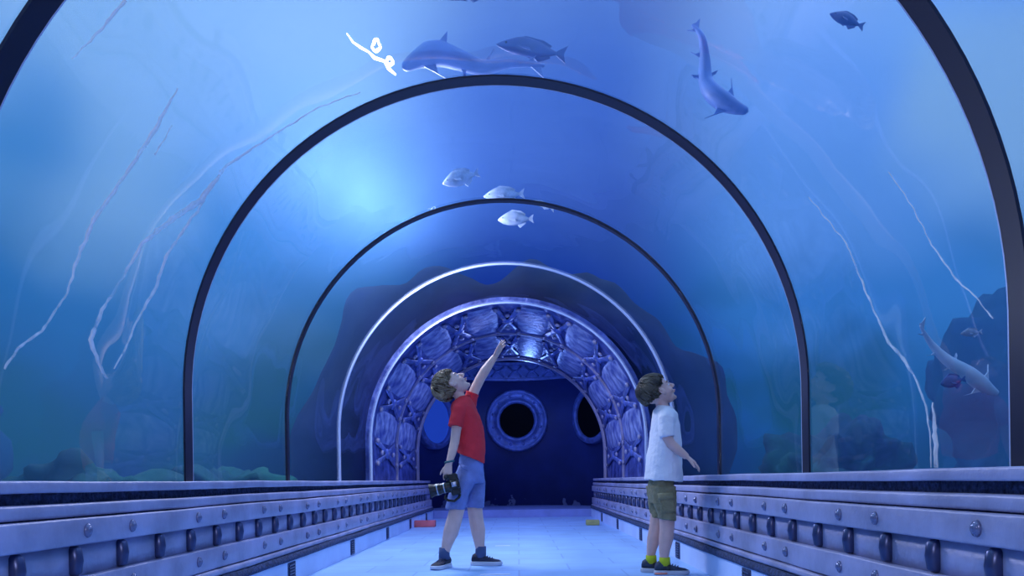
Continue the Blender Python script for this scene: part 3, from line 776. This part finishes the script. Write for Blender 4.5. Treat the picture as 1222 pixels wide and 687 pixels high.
M_sole1 = mat('grey_white_sole', lin((190, 198, 215)), .6); M_sole2 = mat('grey_sole', lin((170, 175, 190)), .6)
M_orange = mat('orange_rubber', lin((236, 120, 84)), .6)
M_lace = mat('lace', lin((60, 72, 110)), .8)
M_black = mat('black_plastic', lin((14, 15, 20)), .35); M_blackr = mat('black_rubber', lin((26, 28, 36)), .6)
M_silver = mat('lens_ring_metal', lin((150, 160, 185)), .3, .6)
M_lens = mat('lens_glass', lin((10, 14, 40)), .05)
M_band = mat('teal_wristband', lin((28, 92, 104)), .6)
M_eyew = mat('eye_white', lin((225, 225, 230)), .3); M_iris = mat('iris_brown', lin((40, 28, 22)), .3)
M_lip = mat('lip_pink', lin((196, 130, 128)), .5); M_brow = mat('eyebrow_hair', lin((96, 78, 62)), .8)

def organic(name, bm, m, parent=None, voxel=.004, it=4, disp=0, dscale=.1, loc=None):
    """union everything in bm into one continuous skin"""
    o = link(name, bm, m, parent, True, loc)
    r = o.modifiers.new('r', 'REMESH'); r.mode = 'VOXEL'; r.voxel_size = voxel; r.use_smooth_shade = True
    s = o.modifiers.new('s', 'SMOOTH'); s.factor = .5; s.iterations = it
    if disp:
        t = bpy.data.textures.new(name, 'CLOUDS'); t.noise_scale = dscale; t.noise_depth = 2
        d = o.modifiers.new('d', 'DISPLACE'); d.texture = t; d.strength = disp; d.mid_level = .5
    return o

def hand(bm, w, dr, nrm, s, curl, spread, thumb_side, r=.0095):
    """w wrist, dr direction of hand, nrm palm normal (curl towards it), s size, curl radians per joint"""
    dr = dr.normalized(); nrm = (nrm - dr * nrm.dot(dr)).normalized(); ac = dr.cross(nrm).normalized() * thumb_side
    # palm
    for k in range(4):
        o = (k - 1.5) * .021 * s
        capsule(bm, w + dr * .012 * s - ac * o * .55, w + dr * .088 * s - ac * o, .017 * s, .0135 * s, 10)
    L = (.062, .072, .067, .052)
    for k in range(4):
        o = (k - 1.5) * .0215 * s
        p = w + dr * .088 * s - ac * o
        d = (dr - ac * (k - 1.5) * spread).normalized(); c = curl * (1 + .12 * k)
        for j, fr in enumerate((.5, .3, .22)):
            d = (Matrix.Rotation(0, 3, 'X') @ d); ax = d.cross(nrm).normalized()
            d = Matrix.Rotation(c * (1 if j else .7), 3, ax) @ d
            q = p + d * L[k] * 1.15 * fr * s
            capsule(bm, p, q, r * s * (1 - .1 * j), r * s * (.92 - .1 * j), 10); p = q
    p = w + dr * .022 * s + ac * .018 * s
    d = (dr * .75 + ac * .75 + nrm * .25).normalized()
    for j, ln in enumerate((.042, .032, .024)):
        q = p + d * ln * s; capsule(bm, p, q, (.0135 - .0015 * j) * s, (.012 - .0015 * j) * s, 10); p = q
        d = (d + dr * .35 + nrm * .2 * (curl * 2)).normalized()

def head_frame(c, tilt, s=1.0, yaw=0.0):
    """returns function local(f,u,side)->world, rotation matrix with axes f,u,side"""
    f = Vector((math.cos(tilt), 0, math.sin(tilt))); u = Vector((-math.sin(tilt), 0, math.cos(tilt)))
    Rz = Matrix.Rotation(yaw, 3, 'Z'); f = Rz @ f; u = Rz @ u; sd = f.cross(u)
    M = Matrix((f, u, sd)).transposed()
    return (lambda a, b, d=0: c + (f * a + u * b + sd * d) * s), M

def head(bm, L, M, s):
    e = lambda a, b, d, ra, rb, rd: ell(bm, L(a, b, d), (ra * s, rb * s, rd * s), M, 24)
    e(-.012, .022, 0, .090, .080, .071)
    e(.022, -.025, 0, .058, .068, .056)
    e(.036, -.074, 0, .034, .028, .036)
    e(.060, -.090, 0, .014, .013, .017)
    e(.064, .016, 0, .018, .012, .042)
    for d in (-1, 1):
        e(.055, -.036, d * .030, .022, .022, .020)
        e(.016, -.020, d * .062, .012, .024, .012)
        e(.004, -.010, d * .0715, .013, .023, .004)
        e(-.001, .000, d * .076, .010, .016, .006); e(.006, -.026, d * .073, .007, .009, .006)
        e(.089, -.033, d * .009, .008, .006, .006)
    capsule(bm, L(.078, .002), L(.098, -.027), .0075 * s, .0095 * s)
    e(.080, -.050, 0, .009, .005, .016); e(.078, -.060, 0, .009, .006, .014)
    for d in (-1, 1): e(.066, -.001, d * .0265, .011, .0035, .014); e(.066, -.013, d * .0265, .010, .003, .013)

def face_parts(root, L, M, s, r0):
    for d in (-1, 1):
        bm = bmesh.new(); ell(bm, L(.0685, -.006, d * .0265) - r0, (.0105 * s, .0065 * s, .0115 * s), M, 14); eo = link('eye', bm, M_eyew, root)
        bm = bmesh.new(); ell(bm, L(.0758, -.005, d * .028) - r0, (.0040 * s, .0055 * s, .0050 * s), M, 10); link('iris', bm, M_iris, eo)
        bm = bmesh.new(); tube(bm, [L(.0815, .012, d * .012) - r0, L(.079, .017, d * .026) - r0, L(.069, .013, d * .041) - r0], [.002, .003, .0015], 6); link('eyebrow', bm, M_brow, root)
    bm = bmesh.new(); tube(bm, [L(.079, -.055, -.016) - r0, L(.0895, -.0545, 0) - r0, L(.079, -.055, .016) - r0], [.002 * s, .0038 * s, .002 * s], 8, flat=.8); link('lips', bm, M_lip, root)

def hair(root, L, M, s, m, r0, length, seed, nape=-.06, fringe=.045):
    rr = random.Random(seed); bm = bmesh.new()
    # cap: sphere pulled to scalp, face side opened
    cap = bmesh.new(); bmesh.ops.create_uvsphere(cap, u_segments=40, v_segments=28, radius=1)
    keep = {}
    def pt(v):  # local unit -> f,u,d
        return (-.018 + v.x * .098, .026 + v.y * (.092 if v.y > 0 else .098), v.z * .081)
    def ok(f, u, d):
        if f > .045: return u > fringe
        if f > .0: return u > .012 if abs(d) > .03 else u > 0
        return u > nape
    for v in cap.verts:
        f, u, d = pt(v.co)
        k = 1 + .05 * noise.noise(v.co * 5 + Vector((seed, 0, 0)))
        if ok(f, u, d): keep[v] = bm.verts.new(L(f * k, u * k, d * k) - r0)
    for fc in cap.faces:
        if all(v in keep for v in fc.verts): bm.faces.new([keep[v] for v in fc.verts])
    cap.free()
    ret = bmesh.ops.solidify(bm, geom=bm.faces[:], thickness=.008)
    # locks flowing away from the crown
    crown = Vector((-.45, .89, .05)).normalized()
    for i in range(900):
        v = Vector((rr.gauss(0, 1), rr.gauss(0, 1), rr.gauss(0, 1))).normalized()
        f, u, d = pt(v)
        if not ok(f, u - .004, d): continue
        t = (v - crown * v.dot(crown)); 
        if t.length < .05: t = Vector((1, 0, 0))
        t = t - crown * .2 ; 
        pts = []; q = v.copy(); n = 5; ln = length * (.7 + .6 * rr.random())
        for k in range(n + 1):
            lift = 1.015 + .05 * rr.random() * (k / n) + .03 * math.sin(k / n * PI)
            ff, uu, dd = pt(q * lift); pts.append(L(ff, uu, dd) - r0)
            t = (q - crown * q.dot(crown)); t = t.normalized() if t.length > .03 else Vector((1, 0, 0))
            t = (t - q * t.dot(q)).normalized(); q = (q + t * ln / n / .09 + Vector((rr.gauss(0, .02), rr.gauss(0, .02), rr.gauss(0, .02)))).normalized()
        tube(bm, pts, [.002 * s, .0042 * s, .0046 * s, .0042 * s, .003 * s, .0008], 5, flat=.6)
    return link('hair', bm, m, root)

def shoe(parent, heel_c, yaw, Ls, mu, ms, label, accent=None, strap=None):
    """shoe built along +x then turned; heel_c = ground point below the ankle, world"""
    Rm = Matrix.Rotation(yaw, 4, 'Z'); T = Matrix.Translation(heel_c) @ Rm
    pr = parent.matrix_world.inverted() if False else Matrix.Translation(-parent.location)
    k = Ls / .20
    bm = bmesh.new(); rings = []
    for x, wv, z0, z1 in ((-.058, .014, .02, .050), (-.052, .026, .018, .068), (-.035, .031, .018, .080), (-.008, .032, .018, .078), (.022, .033, .018, .064), (.055, .037, .018, .050), (.090, .038, .018, .042), (.120, .031, .018, .036), (.135, .018, .018, .028)):
        rings.append(((x * k, 0, (z0 + z1) / 2 * k), (0, wv * k, 0), (0, 0, (z1 - z0) / 2 * k)))
    loft(bm, rings, 20); bmesh.ops.transform(bm, matrix=pr @ T, verts=bm.verts)
    o = link('shoe', bm, mu, parent)
    if label: o['label'] = label
    bm = bmesh.new(); L0 = []
    out = [(-.064, .012), (-.058, .026), (-.035, .035), (.0, .035), (.04, .037), (.08, .042), (.115, .038), (.138, .024), (.143, .008)]
    poly = [(x, y) for x, y in out] + [(x, -y) for x, y in out[::-1]]
    for z, g in ((.0, .97), (.004, 1.0), (.018, 1.0), (.027, .95)):
        L0.append([bm.verts.new((x * g * k + (.003 if z > .02 else 0), y * g * k, (z + (.006 if x > .12 and z < .01 else 0)) * k)) for x, y in poly])
    n = len(poly)
    for A, B in zip(L0, L0[1:]):
        for q in range(n): bm.faces.new((A[q], A[(q + 1) % n], B[(q + 1) % n], B[q]))
    bm.faces.new(L0[0]); bm.faces.new(L0[-1][::-1]); bmesh.ops.transform(bm, matrix=pr @ T, verts=bm.verts)
    so = link('sole', bm, ms, o)
    bm = bmesh.new()
    for i in range(4):
        x = (.028 + i * .015) * k; z = (.064 - i * .0052) * k
        tube(bm, [(x, -.02 * k, z - .008 * k), (x + .004 * k, 0, z + .003 * k), (x, .02 * k, z - .008 * k)], .0028 * k, 6)
    bmesh.ops.transform(bm, matrix=pr @ T, verts=bm.verts); link('laces', bm, M_lace, o)
    if accent:
        bm = bmesh.new()
        tube(bm, [(-.060 * k, -.024 * k, .010 * k), (-.035 * k, -.0345 * k, .010 * k), (.01 * k, -.0355 * k, .012 * k)], .0075 * k, 8, flat=.5)
        bmesh.ops.transform(bm, matrix=pr @ T, verts=bm.verts); link('sole_insert', bm, accent, o)
    if strap:
        bm = bmesh.new(); tube(bm, [(.02 * k, -.0345 * k, .03 * k), (.018 * k, -.028 * k, .055 * k), (.016 * k, 0, .070 * k), (.018 * k, .028 * k, .055 * k), (.02 * k, .0345 * k, .03 * k)], .012 * k, 10, flat=.3, up=(1, 0, 0))
        bmesh.ops.transform(bm, matrix=pr @ T, verts=bm.verts); link('strap', bm, strap, o)
    return o

def rings_px(bm, rows, Y, r0, n=28, inner=None):
    """rows: (left px x, left px y, right px x, right px y, depth half m, depth offset) -> loft"""
    rg = []
    for lx, ly, rx, ry, dh, d in rows:
        a, b = P(lx, ly, Y, d), P(rx, ry, Y, d); rg.append(((a + b) / 2 - r0, (b - a) / 2, Vector((0, dh, 0))))
    loft(bm, rg, n)

# ---- boy in red
def boy_red():
    Y = 4.42
    r0 = Vector((P(556, 676, Y).x, Y, 0.0))
    Q = lambda x, y, d=0: P(x, y, Y, d) - r0
    s = 1.0
    L, M = head_frame(Q(538.5, 459.5), math.radians(57), .98)
    bm = bmesh.new(); head(bm, L, M, .98)
    capsule(bm, Q(552, 480), Q(545, 466), .036, .034, 14)
    # torso core
    rings_px(bm, [(545, 478, 561, 478, .05, 0), (542, 487, 566, 487, .11, 0), (543, 505, 572, 502, .10, 0), (546, 525, 574, 524, .09, 0), (549, 545, 574, 545, .09, 0), (554, 560, 570, 560, .05, 0)], Y, r0)
    # right arm hanging (near side)
    tube(bm, [Q(551, 487, -.085), Q(549, 500, -.115), Q(546.5, 514, -.125), Q(545, 528, -.13), Q(542.5, 540, -.15), Q(540, 550, -.17), Q(539, 555, -.178)], [.034, .034, .031, .028, .026, .021, .019], 14)
    hand(bm, Q(538.7, 554, -.178), Vector((-.12, -.10, -1)), Vector((.2, .98, 0)), .66, .42, .05, -1)
    # left arm raised
    tube(bm, [Q(557, 487, .09), Q(561, 474, .10), Q(566, 461, .10), Q(572, 449, .10), Q(578, 439, .10), Q(585, 429, .10), Q(590.5, 421.5, .10)], [.036, .034, .032, .031, .031, .025, .0185], 14)
    hand(bm, Q(590, 422.5, .10), Q(600, 404, .10) - Q(590, 422.5, .10), Vector((.55, -.35, -.75)), .70, .10, .16, -1)
    # legs
    tube(bm, [Q(557, 560, -.055), Q(551, 585, -.06), Q(546.5, 607, -.06), Q(543, 620, -.06), Q(539, 634, -.055), Q(534.5, 648, -.05), Q(532, 658, -.045), Q(531, 666, -.045)], [.036, .042, .046, .047, .047, .034, .027, .028], 16)
    tube(bm, [Q(567, 560, .055), Q(566.5, 585, .06), Q(566, 607, .06), Q(567.5, 620, .06), Q(570, 634, .06), Q(571.5, 648, .06), Q(572.5, 658, .06), Q(573, 666, .06)], [.05, .05, .048, .046, .046, .034, .027, .028], 16)
    body = organic('person', bm, M_skin1, None, .0036, 3, loc=r0)
    props(body, 'boy in a red t-shirt and blue shorts reaching up, camera in his other hand', 'person')
    L2, M2 = head_frame(P(538.5, 459.5, Y), math.radians(57), .98)
    face_parts(body, L2, M2, .98, r0)
    hair(body, L2, M2, 1.0, M_hair1, r0, .075, 3, nape=-.055, fringe=.036)
    # t-shirt
    bm = bmesh.new()
    rings_px(bm, [(546.5, 474.5, 560, 471.5, .045, 0), (540, 480, 564, 478, .085, 0), (538, 487, 567.5, 485, .125, 0), (539, 498, 573, 496, .125, 0), (541, 512, 577, 509, .118, 0), (543, 526, 578.5, 524, .113, 0), (545, 536, 579, 540, .115, 0), (545.5, 540.5, 578.5, 553.5, .117, 0), (548, 539.5, 576, 552, .108, 0), (550, 534, 574, 545, .10, 0)], Y, r0)
    tube(bm, [Q(552, 485, -.08), Q(549, 492, -.115), Q(547, 502, -.128), Q(545.5, 511, -.135), Q(545.8, 510, -.135), Q(546.5, 503, -.13)], [.045, .046, .043, .044, .036, .033], 18)
    tube(bm, [Q(556, 487, .07), Q(559, 478, .095), Q(561.5, 470, .10), Q(563, 466, .10), Q(562.6, 467, .10), Q(561, 471, .10)], [.046, .047, .043, .043, .037, .034], 18)
    organic('t_shirt', bm, M_red, body, .0042, 3, .012, .07)
    bm = bmesh.new(); c = Q(552.8, 474.5); 
    pts = [c + (Q(561, 471) - Q(545, 476.5)) / 2 * math.cos(t) * .98 + Vector((0, .046, 0)) * math.sin(t) for t in [2 * PI * k / 24 for k in range(25)]]
    tube(bm, pts, .006, 8); link('collar', bm, M_red, body)
    # shorts
    bm = bmesh.new()
    rings_px(bm, [(551, 533, 574.5, 533, .085, 0), (548.5, 542, 576, 542, .095, 0), (547.5, 556, 577, 556, .102, 0), (545, 570, 577.5, 570, .105, 0), (546, 576, 577, 576, .09, 0)], Y, r0)
    rings_px(bm, [(548, 556, 570, 556, .045, -.055), (541, 575, 568, 575, .066, -.06), (536, 592, 560, 592, .068, -.062), (532.5, 606.5, 555.5, 607.5, .07, -.062), (534.5, 606, 553.5, 607, .06, -.062), (537, 600, 554, 600, .055, -.06)], Y, r0)
    rings_px(bm, [(552, 556, 576.5, 556, .045, .055), (553, 575, 578.5, 575, .066, .06), (554, 592, 578, 592, .068, .062), (554.5, 606, 577.5, 606.5, .07, .062), (556.5, 605.5, 575.5, 606, .06, .062), (557, 600, 575, 600, .055, .06)], Y, r0)
    sh = organic('shorts', bm, M_denim, body, .0042, 3, .010, .06)
    bm = bmesh.new(); tube(bm, [Q(549.5, 552, -.118), Q(553, 558, -.124), Q(560, 561, -.122)], .003, 6); link('pocket_seam', bm, M_denim, sh)
    # feet
    for (ax, ay, d, yaw, lb) in ((531, 658, -.045, math.radians(-112), 'shoe seen from the front'), (573, 658, .06, math.radians(-8), None)):
        g = P(ax, 676, Y, d); g.z = 0.0
        shoe(body, g, yaw, .195, M_shoe1, M_sole1, lb)
        bm = bmesh.new(); tube(bm, [Q(ax, 666, d), Q(ax, 659, d), Q(ax + .3, 652.5, d)], [.034, .034, .033], 16); link('sock', bm, M_sock1, body)
    bm = bmesh.new(); w = Q(539.6, 551.5, -.172); pts = [w + Vector((math.cos(t) * .025, math.sin(t) * .024, math.cos(t) * .004)) for t in [2 * PI * k / 20 for k in range(21)]]
    tube(bm, pts, .006, 8); link('wristband', bm, M_band, body)
    return Y
Y1 = boy_red()

def photo_camera():
    c = P(545, 577, Y1, -.165)
    t = empty('photo_camera', c, 'black camera with a long lens held by the boy in red at his hip', 'camera')
    t.rotation_euler = (0, math.radians(-12), 0)
    bm = bmesh.new(); box(bm, -.028, .028, -.035, .035, -.068, .062, .012, 3); box(bm, -.05, -.02, -.034, .030, .035, .064, .01, 3); autosmooth(link('body', bm, M_blackr, t))
    bm = bmesh.new(); box(bm, -.024, .034, -.062, -.03, -.030, .022, .010, 3); autosmooth(link('viewfinder_hump', bm, M_black, t))
    bm = bmesh.new(); tube(bm, [(-.02, -.004, -.01), (-.045, -.004, -.01), (-.046, -.004, -.01), (-.085, -.004, -.01), (-.087, -.004, -.01), (-.118, -.004, -.01)], [.035, .035, .031, .031, .034, .034], 32); ln = autosmooth(link('lens', bm, M_black, t))
    bm = bmesh.new(); tube(bm, [(-.118, -.004, -.01), (-.15, -.004, -.01), (-.149, -.004, -.01), (-.12, -.004, -.01)], [.034, .042, .039, .031], 32); autosmooth(link('lens_hood', bm, M_blackr, ln))
    for x, rr_ in ((-.060, .0325), (-.102, .0352)):
        bm = bmesh.new(); tube(bm, [(x, -.004, -.01), (x - .006, -.004, -.01)], rr_, 32); autosmooth(link('lens_ring', bm, M_silver, ln))
    bm = bmesh.new(); ell(bm, (-.122, -.004, -.01), (.006, .030, .030)); link('front_glass', bm, M_lens, ln)
    bm = bmesh.new(); box(bm, .0275, .0315, -.024, .026, -.040, .028, .001); autosmooth(link('screen', bm, M_lens, t))
    bm = bmesh.new(); tube(bm, [(-.034, -.006, .062), (-.034, -.006, .070)], [.010, .010], 16); autosmooth(link('dial', bm, M_silver, t))
    bm = bmesh.new(); box(bm, -.012, .016, -.066, -.060, -.016, .012, .002); autosmooth(link('hot_shoe', bm, M_silver, t))
    bm = bmesh.new(); tube(bm, [(.02, .0, -.068), (.01, -.02, -.085), (-.02, -.03, -.10), (-.055, -.03, -.088), (-.07, -.03, -.07), (-.06, -.03, -.052)], .0035, 8, flat=2.4); link('strap', bm, M_blackr, t)
photo_camera()

# ---- boy in white
def boy_white():
    Y = 3.98
    r0 = Vector((P(793, 684, Y).x, Y, 0.0))
    Q = lambda x, y, d=0: P(x, y, Y, d) - r0
    hs = .93
    L, M = head_frame(Q(784.5, 467), math.radians(37), hs)
    bm = bmesh.new(); head(bm, L, M, hs)
    capsule(bm, Q(792, 490), Q(787.5, 474), .036, .033, 14)
    rings_px(bm, [(785, 487, 802, 487, .05, 0), (782, 496, 806, 496, .10, 0), (780, 515, 809, 515, .095, 0), (779, 540, 809, 540, .09, 0), (779, 565, 806, 565, .085, 0), (782, 582, 799, 582, .06, 0)], Y, r0)
    # near (right) arm
    tube(bm, [Q(791, 497, -.085), Q(790, 510, -.11), Q(790.5, 523, -.125), Q(795, 531, -.13), Q(802, 537.5, -.135), Q(809, 543, -.14), Q(812.5, 546, -.14)], [.033, .032, .029, .027, .026, .020, .018], 14)
    hand(bm, Q(811.5, 545, -.14), Vector((.80, 0, -.62)), Vector((-.5, .2, -.8)), .66, .28, .14, -1)
    # far arm, bent forward
    tube(bm, [Q(793, 497, .085), Q(792, 512, .125), Q(791, 530, .15), Q(792, 545, .16), Q(794, 558, .165), Q(795, 566, .165)], [.033, .032, .028, .026, .021, .018], 14)
    hand(bm, Q(795, 565, .165), Vector((.12, 0, -1)), Vector((0, -1, 0)), .66, .35, .08, 1)
    # legs
    tube(bm, [Q(792, 580, -.05), Q(793, 600, -.055), Q(793.5, 618, -.055), Q(793.5, 628, -.055), Q(792.5, 641, -.055), Q(790.5, 655, -.055), Q(790, 665, -.055), Q(790.5, 674, -.055)], [.045, .045, .044, .041, .040, .031, .025, .026], 16)
    tube(bm, [Q(789, 580, .05), Q(788, 600, .055), Q(787, 618, .055), Q(785.5, 630, .055), Q(782.5, 644, .055), Q(780, 655, .055), Q(779, 663, .055), Q(779, 671, .055)], [.045, .045, .043, .041, .039, .030, .025, .026], 16)
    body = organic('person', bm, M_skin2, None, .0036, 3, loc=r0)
    props(body, 'younger boy in a white t-shirt and khaki shorts standing and gazing upwards', 'person')
    L2, M2 = head_frame(P(784.5, 467, Y), math.radians(37), hs)
    face_parts(body, L2, M2, hs, r0)
    hair(body, L2, M2, .95, M_hair2, r0, .06, 11, nape=-.035, fringe=.040)
    bm = bmesh.new()
    rings_px(bm, [(784, 484, 802, 487, .048, 0), (780, 489, 804.5, 489, .085, 0), (778.5, 496, 807.5, 494, .115, 0), (777, 510, 811, 508, .118, 0), (774.5, 530, 812.5, 528, .118, 0), (771.5, 552, 813.5, 552, .12, 0), (768.5, 572.5, 814, 575, .125, 0), (771.5, 572, 811, 574.5, .115, 0), (775, 566, 808, 566, .105, 0)], Y, r0)
    tube(bm, [Q(792, 494, -.075), Q(790.5, 503, -.112), Q(789.5, 513, -.125), Q(790, 523, -.13), Q(790, 522, -.13), Q(790, 514, -.125)], [.044, .046, .042, .0425, .035, .032], 18)
    tube(bm, [Q(793, 494, .075), Q(792.5, 503, .112), Q(792, 513, .130), Q(791.5, 523, .145), Q(791.5, 522, .145), Q(792, 514, .13)], [.044, .046, .042, .0425, .035, .032], 18)
    organic('t_shirt', bm, M_white, body, .0042, 3, .013, .08)
    bm = bmesh.new(); pts = [Q(793, 485.8) + (Q(802, 487) - Q(784, 484.5)) / 2 * math.cos(t) + Vector((0, .049, 0)) * math.sin(t) for t in [2 * PI * k / 24 for k in range(25)]]
    tube(bm, pts, .005, 8); link('collar', bm, M_white, body)
    bm = bmesh.new()
    rings_px(bm, [(776, 562, 803.5, 562, .085, 0), (774, 575, 803.5, 575, .095, 0), (773.5, 588, 804.5, 588, .108, 0), (776, 600, 804, 600, .09, 0)], Y, r0)
    rings_px(bm, [(774, 580, 804, 580, .056, -.05), (777, 596, 804.5, 596, .062, -.055), (781, 608, 804.5, 610, .064, -.058), (783, 618, 804, 621, .064, -.058), (785.5, 617.5, 802, 620, .056, -.058), (786, 612, 801, 612, .05, -.056)], Y, r0)
    rings_px(bm, [(773, 580, 798, 580, .056, .05), (775.5, 596, 799, 596, .06, .055), (777.5, 608, 799, 608, .062, .058), (779, 618, 798, 619, .062, .058), (781, 617.5, 796, 618.5, .054, .058), (781.5, 612, 796, 612, .05, .056)], Y, r0)
    sh = organic('shorts', bm, M_khaki, body, .0042, 3, .014, .05)
    bm = bmesh.new(); rings_px(bm, [(780, 590, 797, 589, .012, -.115), (781, 596, 799, 595, .016, -.119), (783, 608, 801, 607, .015, -.122), (784, 611, 801, 610, .008, -.120)], Y, r0, 16); pk = organic('cargo_pocket', bm, M_khaki, sh, .004, 2, .006, .04)
    bm = bmesh.new(); rings_px(bm, [(779.5, 588, 797.5, 587, .012, -.118), (780.5, 594, 799, 593, .017, -.126), (781, 596, 799, 595, .008, -.126)], Y, r0, 16); link('pocket_flap', bm, M_khaki, pk)
    for (ax, d, py, yaw, lb) in ((791, -.055, 684, math.radians(-4), 'shoe with an orange sole insert'), (779.5, .055, 684, math.radians(-14), None)):
        g = P(ax, py, Y, d); g.z = 0.0
        shoe(body, g, yaw, .188, M_shoe2, M_sole2, lb, M_orange if lb else None, M_blackr)
        bm = bmesh.new(); gx = g - r0; tube(bm, [gx + Vector((0, 0, .05)), gx + Vector((0, 0, .075)), gx + Vector((0, 0, .096))], [.031, .031, .030], 16); link('sock', bm, M_sock2, body)
boy_white()
